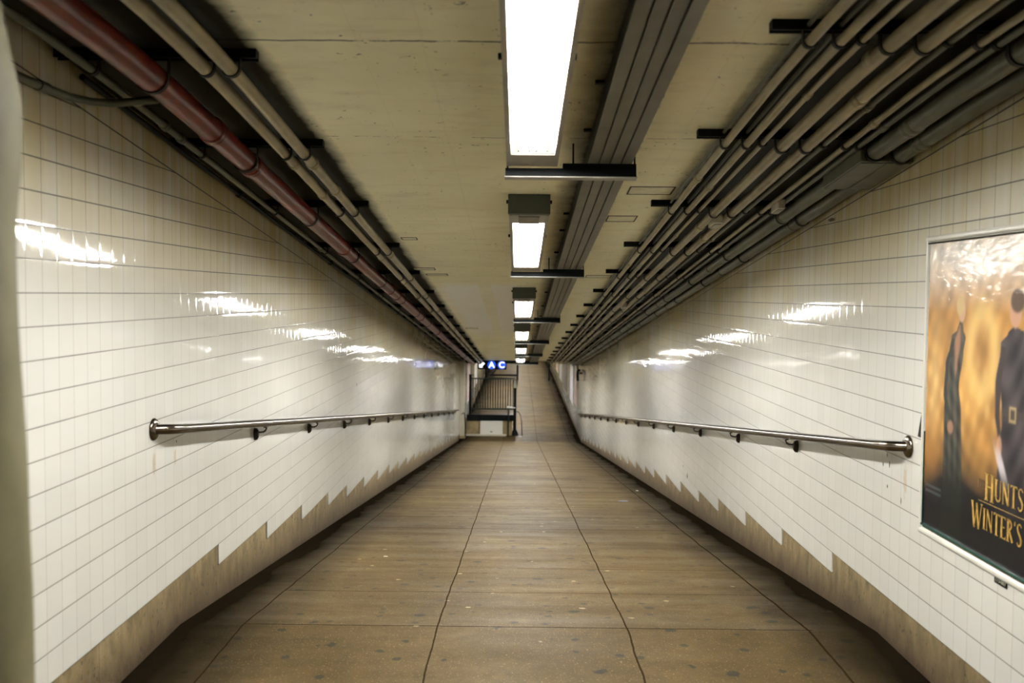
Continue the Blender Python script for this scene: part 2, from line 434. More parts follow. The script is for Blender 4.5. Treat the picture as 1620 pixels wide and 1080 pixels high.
# ------------------------------------------------------------------ painted column at the left edge
prof = [(0.252, FZ0)]
for px, py in ((48, 1080), (45, 960), (41, 840), (41, 760), (35, 640), (31, 570), (28, 480), (28, 400), (29, 340), (35, 283), (41, 205), (40, 150), (33, 100), (23, 66), (13, 0), (2, -60), (-6, -140)):
    prof.append((0.25 + (px - 40) * 0.00094, (466 - py) / 1542.0 * 1.45))
prof += [(0.20, 0.75), (0.20, zcn)]
bm = bmesh.new(); lathe(bm, prof, 0, 0, 64)
col = new_obj('painted_column', bm, M['column'], smooth=True)
md = col.modifiers.new('s', 'SUBSURF'); md.levels = 1; md.render_levels = 2
for v in col.data.vertices: v.co.z -= FZ0
col.location = (-1.031, 1.48, FZ0)
tag(col, 'olive cream painted round column at the left edge, swelling out near head height', 'column')

# ------------------------------------------------------------------ pipes
def run_pts(x, c, y0=YN, y1=YF):
    ys = [y0] if y0 < CY0 else [y0]
    pts = [(x, y0, ramp_z(c, y0))]
    if y0 < CY0:
        if y0 < 1.5: pts.append((x, 1.5, ramp_z(c, 1.5)))
        for yy in (CY0 - 0.35, CY0 - 0.15, CY0, CY0 + 0.15, CY0 + 0.35):
            # a swept bend, rounded under the crease
            pts.append((x, yy, ramp_z(c, yy) - (0.008 if yy == CY0 else 0.003 if abs(yy - CY0) < 0.2 else 0)))
    if y1 > CY1:
        pts += [(x, CY1 - 0.3, ramp_z(c, CY1 - 0.3)), (x, CY1 + 0.1, ramp_z(c, CY1) - 0.0)]
    pts.append((x, y1, ramp_z(c, y1)))
    return pts

coupling_cache = {}
def coupling(parent, x, c, r, y, mat, length=0.05, extra=0.006, name='coupling'):
    key = (round(r, 4), length, extra, mat.name, name)
    if key not in coupling_cache:
        bm = bmesh.new()
        h = length / 2; R = r + extra
        tube(bm, [(0, -h, 0), (0, -h + 0.006, 0), (0, -0.004, 0), (0, 0, 0), (0, 0.004, 0), (0, h - 0.006, 0), (0, h, 0)], R, 20,
             radii=[r + 0.001, R, R, R - extra * 0.5, R, R, r + 0.001])
        coupling_cache[key] = new_obj(name, bm, mat, parent, smooth='auto')
        o = coupling_cache[key]
    else:
        o = coupling_cache[key].copy(); C.objects.link(o); o.parent = parent
    o.location = (x, y, ramp_z(c, y))
    o.rotation_euler = (-math.atan(CS) if CY0 < y < CY1 else -math.atan(0.056) if y < CY0 else 0, 0, 0)
    return o

def pipe(name, x, c, r, mat, label, cat, group, joints, cmat=None, y0=YN, y1=YF, seg=18, cl=0.05, ce=0.006):
    root = empty(name, (0, 0, 0))
    tag(root, label, cat, group)
    new_obj('pipe_run', tubem(run_pts(x, c, y0, y1), r, seg), mat, root, smooth='auto')
    for y in joints:
        coupling(root, x, c, r, y, cmat or mat, cl, ce)
    return root

CR = 1.17
g_right = 'conduits hung under the ceiling along the right wall'
def js(a, step, n=9):
    return [a + step * i for i in range(n) if a + step * i < 27.6]
right_pipes = [
    # ratio, c, radius, material, joints, label
    (0.780, 1.172, 0.0165, 'conduit', js(5.05, 3.05), 'thin tan conduit nearest the lamps in the right-hand bank'),
    (0.862, 1.172, 0.0165, 'conduit', js(5.25, 3.05), 'thin tan conduit second from the lamps in the right-hand bank'),
    (0.918, 1.177, 0.0110, 'conduit', js(3.72, 3.05), 'slimmest tan conduit, third from the lamps, left of a fat pair'),
    (1.004, 1.162, 0.0255, 'conduit', js(3.28, 3.05), 'fat tan conduit with a kink, left one of the middle fat pair'),
    (1.098, 1.162, 0.0255, 'conduit', js(3.72, 3.05), 'fat tan conduit, right one of the middle fat pair in the bank'),
    (1.152, 1.177, 0.0140, 'conduit_grey', js(3.85, 3.05), 'thin dull conduit just right of the middle fat pair'),
    (1.242, 1.168, 0.0130, 'conduit', js(4.05, 3.05), 'thin tan conduit left of the dull one beside the pull box'),
    (1.293, 1.168, 0.0130, 'conduit_grey', js(4.10, 3.05), 'thin dull green conduit running beside the big pull box'),
    (1.386, 1.140, 0.0370, 'conduit_grey', [3.98, 5.9, 8.1, 11.0, 14.0, 17.0, 20.0, 23.0], 'thick grey green pipe, left of the two entering the pull box'),
    (1.500, 1.130, 0.0370, 'conduit_grey', [4.15, 6.1, 8.2, 11.1, 14.1, 17.1, 20.1, 23.1], 'thick grey green pipe running right against the right wall'),
]
for ra, c, r, m, jj, lab in right_pipes:
    cc = 0.055 if r < 0.02 else (0.07 if r < 0.03 else 0.09)
    pipe('ceiling_conduit' if r < 0.03 else 'ceiling_pipe', ra * c, c, r, M[m], lab, 'conduit' if r < 0.03 else 'pipe', g_right, jj, cl=cc, ce=0.005)
for ra, lab in ((0.742, 'very thin dark cable against the ceiling beside the first tan conduit'),
                (0.826, 'very thin dark cable between the first and second tan conduits')):
    pipe('ceiling_cable', ra * 1.22, 1.22, 0.0075, M['conduit_grey'], lab, 'cable', None, [], y0=YN)

pipe('sprinkler_pipe', -1.137 * 1.135, 1.135, 0.051, M['red'], 'thick dark red pipe running the length of the left ceiling corner', 'pipe', None,
     [4.12, 4.70, 7.18, 9.74, 10.25, 12.8, 15.4, 18.0, 20.6, 23.2, 25.8], cl=0.07, ce=0.007, seg=24)
g_left = 'pair of tan conduits right of the red pipe'
pipe('ceiling_conduit', -0.945 * 1.17, 1.17, 0.025, M['conduit'], 'tan conduit next to the red pipe, left one of the pair', 'conduit', g_left,
     [4.80, 5.5, 7.85, 9.4, 10.6, 12.3, 15.3, 18.3, 21.3, 24.3])
pipe('ceiling_conduit', -0.868 * 1.17, 1.17, 0.025, M['conduit'], 'tan conduit nearer the bare ceiling, right one of the left-hand pair', 'conduit', g_left,
     [4.80, 5.4, 7.70, 9.2, 10.4, 12.1, 15.1, 18.1, 21.1, 24.1])
pipe('corner_conduit', -1.290 * 1.165, 1.165, 0.016, M['conduit_grey'], 'slim grey green conduit in the corner left of the red pipe', 'conduit', None,
     [4.15, 4.35, 7.4, 10.4, 13.4, 16.4, 19.4, 22.4])
pipe('corner_cable', -1.355 * 1.185, 1.185, 0.012, M['black'], 'black cable tucked behind the slim conduit along the left wall top', 'cable', None, [5.6, 8.3, 12.9], y0=3.6)

# bent conduit that comes along the left wall and swings under the corner
z = 0.690
pts = [(XL + 0.022, YN, z), (XL + 0.022, 3.1, z), (XL + 0.022, 3.38, z), (XL + 0.030, 3.52, z + 0.002), (XL + 0.060, 3.62, z + 0.006), (XL + 0.11, 3.675, z + 0.012), (XL + 0.18, 3.70, z + 0.022), (XL + 0.275, 3.71, z + 0.034)]
r0 = empty('bent_conduit'); tag(r0, 'grey conduit bending off the left wall top towards the red pipe', 'conduit')
new_obj('pipe_run', tubem(pts, 0.015, 14), M['conduit_grey'], r0, smooth=True)
new_obj('coupling', tubem([(XL + 0.022, 3.30, z), (XL + 0.022, 3.36, z)], 0.020, 14), M['conduit_grey'], r0, smooth='auto')

# struts under the ceiling, with a strap for every conduit
def strut(name, y, x0, x1, straps, label, group):
    root = empty(name, (0, y, ramp_z(CC, y)))
    root.rotation_euler = (-math.atan(CS) if y > CY0 else -math.atan(0.056), 0, 0)
    tag(root, label, 'bracket', group)
    bm = bmesh.new()
    box(bm, x0, x1, -0.021, 0.021, -0.026, 0.0)
    box(bm, x0, x1, -0.021, -0.012, -0.034, -0.026)
    box(bm, x0, x1, 0.012, 0.021, -0.034, -0.026)
    new_obj('channel', bm, M['black'], root)
    for x, c, r in straps:
        bm = bmesh.new()
        n = 14; zc = c - CC
        ring = []
        for k in range(n + 1):
            a = PI + PI * k / n
            ring.append((x + (r + 0.0035) * math.cos(a), zc + (r + 0.0035) * math.sin(a)))
        ring = [(x - r - 0.0035, -0.028)] + ring + [(x + r + 0.0035, -0.028)]
        va = [bm.verts.new((p[0], -0.011, p[1])) for p in ring]; vb = [bm.verts.new((p[0], 0.011, p[1])) for p in ring]
        for i in range(len(ring) - 1):
            bm.faces.new((va[i], va[i + 1], vb[i + 1], vb[i]))
        o = new_obj('pipe_strap', bm, M['dark'], root)
        md = o.modifiers.new('t', 'SOLIDIFY'); md.thickness = 0.004; md.offset = 1
    return root

straps_r = [(ra * c, c, r) for ra, c, r, *_ in right_pipes]
ysr = [3.14] + [4.40 + 1.5 * k for k in range(16)]
s0 = None
ordw = ['first', 'second', 'third', 'fourth', 'fifth', 'sixth', 'seventh', 'eighth', 'ninth', 'tenth', 'eleventh', 'twelfth', 'thirteenth', 'fourteenth', 'fifteenth', 'sixteenth']
for i, y in enumerate(ysr):
    lab = 'black strut across the right-hand conduits, %s from the photo top' % ordw[i] if i < 16 else 'black strut across the right-hand conduits, farthest one'
    if s0 is None:
        s0 = strut('strut_channel', y, 0.79, XR - 0.01, straps_r, lab, 'struts under the right-hand conduits'); o = s0
    else:
        o = copy_tree(s0); o.location = (0, y, ramp_z(CC, y)); o.rotation_euler = (-math.atan(CS) if y > CY0 else -math.atan(0.056), 0, 0)
        o['label'] = lab
straps_l = [(-0.945 * 1.17, 1.17, 0.025), (-0.868 * 1.17, 1.17, 0.025), (-1.137 * 1.135, 1.135, 0.051), (-1.29 * 1.165, 1.165, 0.016)]
s1 = None
for i, y in enumerate([3.46, 4.62] + [6.0 + 1.55 * k for k in range(14)]):
    lab = 'black strut over red pipe and tan pair, %s from the photo top' % ordw[i]
    if s1 is None:
        s1 = strut('strut_channel', y, XL + 0.01, -0.925, straps_l, lab, 'struts over the left-hand pipes'); o = s1
    else:
        o = copy_tree(s1); o.location = (0, y, ramp_z(CC, y)); o.rotation_euler = (-math.atan(CS), 0, 0); o['label'] = lab

# pull box and small conduit bodies
def ramp_thing(name, x, y, c, label, cat, group=None):
    o = empty(name, (x, y, ramp_z(c, y))); o.rotation_euler = (-math.atan(CS), 0, 0)
    return tag(o, label, cat, group)
pb = ramp_thing('pull_box', 1.655, 4.68, CC, 'big grey green sheet metal box where the two thick pipes enter', 'box')
new_obj('box_body', boxm(-0.135, 0.10, -0.27, 0.27, -0.135, -0.036, 0.004), M['conduit_grey'], pb)
new_obj('cover_plate', boxm(-0.13, -0.02, -0.26, 0.26, -0.141, -0.1352, 0.002), M['conduit_grey'], pb)
new_obj('cover_plate', boxm(-0.012, 0.095, -0.26, 0.26, -0.141, -0.1352, 0.002), M['conduit_grey'], pb)
for i, (x, y, c, sx, sy, lab) in enumerate(((1.218, 6.10, 1.157, 0.030, 0.085, 'pale cast conduit box with a lid between the middle fat pair'),
                                     (1.478, 5.62, 1.155, 0.022, 0.075, 'pale cast conduit box with a lid left of the thick pipes'),
                                     (1.215, 11.3, 1.157, 0.030, 0.085, 'small pale conduit box far down the right-hand bank'))):
    jb = ramp_thing('junction_box', x, y, c, lab, 'box')
    new_obj('box_body', boxm(-sx, sx, -sy, sy, -0.035, 0.02, 0.006), M['cream'], jb)
    new_obj('cover_plate', boxm(-sx * 0.7, sx * 0.7, -sy * 0.85, sy * 0.85, -0.040, -0.0352, 0.001), M['fixture'], jb)

# ------------------------------------------------------------------ grey wireway beside the lamps
ww = empty('wireway'); tag(ww, 'long grey four-channel metal wireway on the ceiling right of the lamps', 'cable duct')
ysw = [2.6, CY1 - 0.05]
edges = [0.318, 0.372, 0.424, 0.476, 0.528]
bm = bmesh.new(); sweep_rect(bm, 0.322, 0.524, 1.150, CC - 0.004, ysw); new_obj('duct_body', bm, M['dark'], ww)
for a, b_ in zip(edges, edges[1:]):
    bm = bmesh.new(); sweep_rect(bm, a + 0.003, b_ - 0.003, 1.141, 1.1495, ysw)
    sweep_rect(bm, a + 0.003, a + 0.009, 1.136, 1.141, ysw)
    new_obj('channel_cover', bm, M['duct'], ww)
bm = bmesh.new(); sweep_rect(bm, 0.5245, 0.531, 1.150, CC - 0.002, ysw); new_obj('side_panel', bm, M['duct'], ww)
tabm = None
for y in (3.75, 4.4, 5.1, 6.3, 6.9, 7.9, 9.1, 10.7, 12.2, 13.6, 15.4, 17.8, 20.0):
    for sx in (0.300, 0.549):
        if tabm is None:
            tabm = new_obj('fixing_tab', boxm(-0.018, 0.018, -0.012, 0.012, -0.012, 0.0, 0.002), M['black'], ww); o = tabm
        else:
            o = tabm.copy(); C.objects.link(o); o.parent = ww
        o.location = (sx, y + (0.15 if sx > 0.4 else 0), ramp_z(CC, y + (0.15 if sx > 0.4 else 0))); o.rotation_euler = (-math.atan(CS), 0, 0)

# ------------------------------------------------------------------ lamps
def make_lamp():
    """origin at the ceiling, near end of the lit part; x = 0 in the middle of the housing, y runs away from the eye"""
    root = empty('fluorescent_lamp')
    W, L = 0.118, 1.92
    zl = -0.122                                  # underside
    bm = bmesh.new()                             # housing: tray with side flanges
    box(bm, -W, W, -0.26, L + 0.22, -0.030, -0.001)
    for s in (-1, 1):
        a, b_ = sorted((s * W, s * (W - 0.012)))
        box(bm, a, b_, -0.26, L + 0.22, zl, -0.030)
        a, b_ = sorted((s * (W - 0.012), s * (W - 0.020)))
        box(bm, a, b_, -0.26, L + 0.22, zl, zl + 0.006)
    new_obj('housing', bm, M['fixture'], root)
    bm = bmesh.new()                             # folded white reflector
    for s in (-1, 1):
        v = [bm.verts.new(q) for q in ((s * 0.102, 0, zl + 0.008), (s * 0.102, L, zl + 0.008), (s * 0.092, L, -0.042), (s * 0.092, 0, -0.042), (s * 0.0, 0, -0.034), (s * 0.0, L, -0.034))]
        bm.faces.new((v[0], v[1], v[2], v[3])); bm.faces.new((v[3], v[2], v[5], v[4]))
    rf = new_obj('reflector', bm, M['reflector'], root)
    md = rf.modifiers.new('t', 'SOLIDIFY'); md.thickness = 0.002; md.offset = 1
    for s in (-1, 1):
        new_obj('tube', tubem([(s * 0.039, 0.004, -0.090), (s * 0.039, L - 0.030, -0.090)], 0.019, 20), M['tube'], root, smooth='auto')
    # socket plate with two half-round notches round the tube ends
    for yy, sgn in ((L + 0.005, 1), (-0.005, -1)):
        bm = bmesh.new()
        box(bm, -0.1015, 0.1015, yy - 0.004, yy + 0.004, zl + 0.004, -0.038)
        for cx in (-0.039, 0.039):           # lamp holder horns either side of every tube end
            for dx in (-0.024, 0.024):
                y0_, y1_ = sorted((yy - sgn * 0.004, yy - sgn * 0.022))
                box(bm, cx + dx - 0.003, cx + dx + 0.003, y0_, y1_, -0.110, -0.045, 0.001)
        new_obj('socket_plate', bm, M['socket'], root)
    new_obj('end_cover', boxm(-0.100, 0.100, L + 0.010, L + 0.215, zl, zl + 0.012, 0.002), M['fixture'], root)
    new_obj('end_cover', boxm(-0.100, 0.100, -0.255, -0.010, zl + 0.004, zl + 0.012, 0.002), M['fixture'], root)
    new_obj('ballast_plate', boxm(-0.062, 0.062, -0.235, -0.020, zl - 0.004, zl + 0.0038, 0.001), M['duct'], root)
    new_obj('end_box', boxm(-0.124, 0.124, -0.30, -0.262, -0.116, -0.001, 0.003), M['fix_green'], root)
    for y in (-0.22, 0.95):
        for s in (-1, 1):
            a, b_ = sorted((s * (W + 0.001), s * (W + 0.018)))
            new_obj('side_clip', boxm(a, b_, y - 0.012, y + 0.012, -0.04, -0.022, 0.002), M['black'], root)
    return root

def make_hanger():
    root = empty('lamp_hanger')
    bm = bmesh.new()
    box(bm, -0.125, 0.489, -0.02, 0.02, -0.165, -0.1245)
    box(bm, -0.125, 0.489, -0.032, -0.02, -0.165, -0.159)
    box(bm, 0.145, 0.489, -0.02, 0.02, -0.1245, -0.1005)
    new_obj('hanger_bar', bm, M['black'], root)
    new_obj('bottom_lip', boxm(-0.128, 0.492, -0.034, 0.024, -0.171, -0.1655), M['fixture'], root)
    for x in (-0.119, 0.479, 0.19):
        new_obj('drop_rod', boxm(x, x + 0.008, -0.004, 0.004, -0.100 if x > 0 else -0.124, -0.001), M['black'], root)
    return root

lamp0 = hang0 = None
wherelab = ['nearest lamp, cut off by the top of the photo', 'second lamp from the top, with a dark green end box', 'third lamp from the top beside the white ceiling patch',
            'fourth lamp from the top, a small bright square', 'fifth lamp from the top, small and bright', 'sixth and last lamp, just right of the blue round signs']
starts = [2.47, 6.05, 10.62, 15.15, 19.7, 24.2]
for i, y in enumerate(starts + [30.5, 36.0, 41.5, 47.0, 52.5, 58.0]):  # the ones past the ramp are unseen, added to light the far floor
    if lamp0 is None: lamp0 = o = make_lamp()
    else: o = copy_tree(lamp0)
    ramp = y < 28
    o.location = (0.056, y, (CC - CS * y if ramp else zc1))
    o.rotation_euler = (-math.atan(CS) if ramp else 0, 0, 0)
    if y < CY0:    # its near end hangs under the level stretch
        pass
    tag(o, 'open two-tube fluorescent fixture: ' + wherelab[i] if i < 6 else 'unseen two-tube fluorescent fixture added to light the lower passage beyond the ramp', 'lamp', 'fluorescent lamps in a row on the ceiling')
    if ramp:
        if hang0 is None: hang0 = h = make_hanger()
        else: h = copy_tree(hang0)
        yy = y + 2.17
        h.location = (0.056, yy, CC - CS * yy); h.rotation_euler = (-math.atan(CS), 0, 0)
        tag(h, 'black cross bar under the far end of the %s lamp and the wireway' % ['nearest', 'second', 'third', 'fourth', 'fifth', 'sixth'][i], 'bracket', 'cross bars holding lamps and wireway')

# ------------------------------------------------------------------ outlined inset plates in the ceiling
def plate(x0, x1, y, w, label):
    root = ramp_thing('inset_plate', (x0 + x1) / 2, y, CC, label, 'plate', 'outlined plates set into the ceiling')
    hx = (x1 - x0) / 2; hy = w / 2; t = 0.007
    bm = bmesh.new()
    for a in ((-hx, hx, -hy, -hy + t), (-hx, hx, hy - t, hy), (-hx, -hx + t, -hy + t, hy - t), (hx - t, hx, -hy + t, hy - t)):
        box(bm, a[0], a[1], a[2], a[3], -0.003, 0.0)
    new_obj('outline', bm, M['dark'], root)
    new_obj('panel', boxm(-hx + t + 0.004, hx - t - 0.004, -hy + t + 0.004, hy - t - 0.004, -0.002, 0.0), M['ceil_plain'], root)
M['ceil_plain'] = simple('plate paint', (0.80, 0.75, 0.52), 0.5, 0, 0.4, 0.2, 20)
plate(-0.885, -0.765, 7.33, 0.10, 'smallest outlined plate left of the lamps, nearest of the left ones')
plate(-0.976, -0.77, 8.96, 0.14, 'outlined plate near the left conduits, left one of two')
plate(-0.89, -0.682, 9.36, 0.12, 'outlined plate near the left conduits, right one of two')
plate(0.622, 0.880, 5.63, 0.20, 'outlined plate right of the wireway, the nearest and clearest')
plate(0.575, 0.770, 6.48, 0.20, 'faded outlined plate touching the right side of the wireway')
plate(0.640, 0.885, 9.39, 0.17, 'outlined plate right of the second cross bar')
plate(-0.868, -0.667, 16.0, 0.22, 'outlined plate far along the left side of the white ceiling patch')

# ------------------------------------------------------------------ handrails
def handrail(side, label, y0, y1, ybr, zr, slope):
    s = -1 if side == 'left' else 1
    Xw = XL if s < 0 else XR
    Xr = Xw - s * 0.074
    root = empty('handrail', (Xr, y0, zr)); tag(root, label, 'handrail', 'handrails on the side walls')
    def P(dx, y): return (dx, y - y0, -slope * (y - y0))
    w = s * 0.074
    pts = [P(w - s * 0.004, y0 - 0.012), P(w - s * 0.018, y0 - 0.002), P(w * 0.55, y0 + 0.012), P(w * 0.30, y0 + 0.030), P(w * 0.11, y0 + 0.062), P(w * 0.02, y0 + 0.11), P(0, y0 + 0.17)]
    pts += [P(0, y0 + 0.17 + (y1 - y0 - 0.17) * k / 20) for k in range(1, 21)]
    pts += [P(w * 0.3, y1 + 0.04), P(w - s * 0.004, y1 + 0.05)]
    new_obj('rail', tubem(pts, 0.0235, 22), M['steel'], root, smooth='auto')
    for yy in (y0 - 0.008, y1 + 0.05):
        c = Vector(P(w, yy))
        bm = bmesh.new()
        tube(bm, [c + Vector((-s * 0.001, 0, 0)), c + Vector((-s * 0.006, 0, 0)), c + Vector((-s * 0.012, 0, 0)), c + Vector((-s * 0.020, 0, 0))], 0.05, 28, radii=[0.051, 0.051, 0.046, 0.030])
        fl = new_obj('flange', bm, M['steel'], root, smooth='auto')
        bm = bmesh.new()
        for a in (0.6, 2.7, 4.8):
            q = c + Vector((-s * 0.010, 0.038 * math.cos(a), 0.038 * math.sin(a)))
            tube(bm, [q, q + Vector((-s * 0.006, 0, 0))], 0.005, 8)
        new_obj('screw', bm, M['bronze'], fl)
    b0 = None
    for y in ybr:
        if b0 is None:
            b0 = empty('bracket'); b0.parent = root
            new_obj('arm', tubem([(0, 0.0, -0.022), (0, 0.0, -0.034), (s * 0.006, -0.001, -0.047), (s * 0.020, -0.002, -0.056), (s * 0.040, -0.004, -0.058), (s * 0.058, -0.006, -0.052), (s * 0.070, -0.008, -0.052)], 0.006, 12), M['bronze'], b0, smooth=True)
            bm = bmesh.new()
            n = 20; prof = []
            for k in range(n):
                a = 2 * PI * k / n
                yy = 0.024 * math.sin(a) * (1 - 0.35 * (math.cos(a) < 0) * abs(math.cos(a))); zz = 0.040 * math.cos(a) - 0.068
                prof.append((yy - 0.008, zz))
            a_ = [bm.verts.new((s * 0.0735, yy, zz)) for yy, zz in prof]; m_ = [bm.verts.new((s * 0.056, -0.008 + (yy + 0.008) * 0.85, -0.068 + (zz + 0.068) * 0.9)) for yy, zz in prof]
            f_ = [bm.verts.new((s * 0.046, -0.008 + (yy + 0.008) * 0.5, -0.068 + (zz + 0.068) * 0.55)) for yy, zz in prof]
            bm.faces.new(a_); bm.faces.new(f_[::-1])
            for A, B in ((a_, m_), (m_, f_)):
                for i in range(n): bm.faces.new((A[i], B[i], B[(i + 1) % n], A[(i + 1) % n]))
            new_obj('wall_plate', bm, M['bronze'], b0, smooth='auto')
            new_obj('saddle', boxm(-0.010, 0.010, -0.03, 0.03, -0.027, -0.021, 0.001), M['bronze'], b0)
            b = b0
        else:
            b = b0.copy(); C.objects.link(b); b.parent = root
            for ch in b0.children:
                d = ch.copy(); C.objects.link(d); d.parent = b
        b.location = (0, y - y0, -slope * (y - y0))
handrail('left', 'round steel handrail with dark brackets along the left tiled wall', 4.37, 25.5, [6.05 + 1.55 * k for k in range(13)], -0.622, 0.1145)
handrail('right', 'round steel handrail with dark brackets on the right wall, ending by the poster', 4.385, 27.0, [6.12 + 1.60 * k for k in range(14)], -0.668, 0.1155)

# slim newel tube where the left rail ends
nw = empty('end_post', (-1.50, 27.35, floor_z(27.3))); tag(nw, 'slim dark tube post looped from the end of the left handrail to the floor', 'post')
new_obj('upright', tubem([(-0.06, -0.3, 0.74), (-0.02, -0.1, 0.76), (0.0, 0.0, 0.70), (0.04, 0.0, 0.02), (0.04, 0.0, 0.0)], 0.012, 10), M['dark'], nw, smooth=True)

# ------------------------------------------------------------------ poster on the right wall
PY0, PY1, PZ0, PZ1 = 2.70, 4.204, -0.972, 0.232
def poster_colour(u, v):
    """u across from the far edge (0) to the near edge (1), v up from the foot; plain generic artwork"""
    def g(x, a, w): return math.exp(-((x - a) / w) ** 2)
    def mixc(a, b, t): t = max(0, min(1, t)); return tuple(p + (q - p) * t for p, q in zip(a, b))
    yy = u * 1.504; zz = v * 1.204               # metres
    amber = (0.40, 0.20, 0.048)
    c = mixc((0.60, 0.52, 0.42), amber, (1.14 - zz) / 0.22)
    n = math.sin(yy * 31 + math.sin(zz * 17) * 2) * math.sin(zz * 23 + math.cos(yy * 13) * 2)
    n2 = math.sin(yy * 57 + zz * 9) * math.sin(zz * 41 - yy * 21)
    c = tuple(p * (1 + 0.20 * n + 0.14 * n2) for p in c)
    c = mixc(c, (0.74, 0.50, 0.20), 0.55 * g(zz, 0.62, 0.22) * g(yy, 0.08, 0.05) + 0.4 * max(0, n2) * g(zz, 0.6, 0.12))
    # soft golden ring behind
    d = math.hypot((yy - 0.49) / 0.10, (zz - 0.77) / 0.15)
    c = mixc(c, (0.78, 0.55, 0.20), 0.6 * g(d, 1.0, 0.4))
    c = mixc(c, (0.20, 0.10, 0.03), 0.5 * g(d, 0.0, 0.35))
    c = mixc(c, (0.80, 0.45, 0.12), 0.5 * g(zz, 0.60, 0.10) * g(yy, 0.36, 0.13))
    # the foot of the sheet goes down to black
    t = (0.34 + 0.10 * min(1, yy / 0.3) + 0.03 * math.sin(yy * 9) - zz) / 0.20
    c = mixc(c, (0.006, 0.006, 0.008), t)
    c = mixc(c, (0.30, 0.13, 0.03), 0.7 * g(zz, 0.33, 0.10) * g(yy, 0.06, 0.07))
    # two plain generic draped figures, no faces
    def prof(table):
        for (za, ca, wa), (zb, cb, wb) in zip(table, table[1:]):
            if za >= zz >= zb:
                t = (za - zz) / (za - zb); t = t * t * (3 - 2 * t)
                return ca + (cb - ca) * t, wa + (wb - wa) * t
        return None
    def inside(table, soft=0.008):
        q = prof(table)
        if q is None: return 0.0
        return max(0.0, min(1.0, (q[1] - abs(yy - q[0])) / soft))
    f1 = [(0.885, 0.31, 0.016), (0.85, 0.305, 0.030), (0.82, 0.29, 0.066), (0.76, 0.275, 0.066), (0.62, 0.255, 0.056), (0.52, 0.255, 0.082), (0.35, 0.265, 0.086), (0.15, 0.27, 0.095), (0.0, 0.27, 0.105)]
    fold = 0.5 + 0.3 * math.sin((yy - 0.25) * 150 * (1 - zz * 0.5) + zz * 9) + 0.2 * math.sin(zz * 70 + yy * 60)
    c = mixc(c, mixc((0.010, 0.012, 0.010), (0.085, 0.078, 0.058), fold * min(1, max(0, (zz - 0.2) / 0.2))), inside(f1))
    arm1 = [(0.81, 0.245, 0.016), (0.70, 0.195, 0.020), (0.58, 0.185, 0.020), (0.47, 0.235, 0.018)]
    c = mixc(c, (0.025, 0.026, 0.020), inside(arm1))
    bk = inside([(0.87, 0.30, 0.014), (0.80, 0.285, 0.034), (0.70, 0.275, 0.020), (0.64, 0.27, 0.004)], 0.02)
    c = mixc(c, (0.36, 0.18, 0.10), 0.85 * bk)
    hd = math.hypot((yy - 0.315) / 0.030, (zz - 0.925) / 0.046); c = mixc(c, (0.50, 0.30, 0.19), max(0, min(1, (1.1 - hd) / 0.2)))
    hr = math.hypot((yy - 0.300) / 0.034, (zz - 0.945) / 0.042); c = mixc(c, (0.50, 0.36, 0.17), max(0, min(1, (1.1 - hr) / 0.25)))
    hn = math.hypot((yy - 0.24) / 0.030, (zz - 0.45) / 0.030); c = mixc(c, (0.34, 0.17, 0.10), 0.8 * max(0, min(1, (1.1 - hn) / 0.4)))
    f2 = [(0.875, 0.735, 0.022), (0.85, 0.75, 0.070), (0.81, 0.78, 0.150), (0.70, 0.79, 0.155), (0.52, 0.78, 0.125), (0.45, 0.785, 0.140), (0.25, 0.80, 0.175), (0.0, 0.80, 0.19)]
    cloth = 0.5 + 0.25 * math.sin(yy * 31 + zz * 17) + 0.25 * math.sin(zz * 47 - yy * 29 + 2 * math.sin(yy * 20))
    c = mixc(c, mixc((0.010, 0.009, 0.011), (0.075, 0.058, 0.062), cloth * min(1, max(0, (zz - 0.15) / 0.25))), inside(f2))
    arm2 = [(0.80, 0.655, 0.024), (0.66, 0.625, 0.026), (0.55, 0.625, 0.022), (0.46, 0.645, 0.018)]
    c = mixc(c, (0.045, 0.032, 0.030), inside(arm2))
    c = mixc(c, (0.055, 0.04, 0.035), 0.8 * inside([(0.575, 0.78, 0.12), (0.545, 0.78, 0.12)], 0.01))
    bl = max(abs(yy - 0.735) / 0.022, abs(zz - 0.56) / 0.026); c = mixc(c, (0.45, 0.33, 0.14), 0.8 * g(bl, 0.9, 0.2))
    hd = math.hypot((yy - 0.735) / 0.042, (zz - 0.93) / 0.060); c = mixc(c, (0.46, 0.26, 0.17), max(0, min(1, (1.1 - hd) / 0.2)))
    hr = math.hypot((yy - 0.745) / 0.050, (zz - 0.968) / 0.045); c = mixc(c, (0.10, 0.06, 0.035), max(0, min(1, (1.1 - hr) / 0.25)))
    hn = math.hypot((yy - 0.645) / 0.020, (zz - 0.43) / 0.045); c = mixc(c, (0.45, 0.24, 0.15), 0.85 * max(0, min(1, (1.1 - hn) / 0.3)))
    bd = abs((yy - 0.66) * 0.86 + (zz - 0.37) * 0.5); c = mixc(c, (0.66, 0.60, 0.62), 0.85 * max(0, min(1, (0.026 - bd) / 0.012)) * g(zz, 0.37, 0.05))
    # faint print line low on the far side
    if 0.145 < zz < 0.185 and 0.02 < yy < 0.17 and int(zz * 260) % 2 == 0:
        c = mixc(c, (0.06, 0.07, 0.08), 0.8)
    # second sheet third: dim amber again
    return tuple(max(0.0, min(1.0, p)) for p in c)

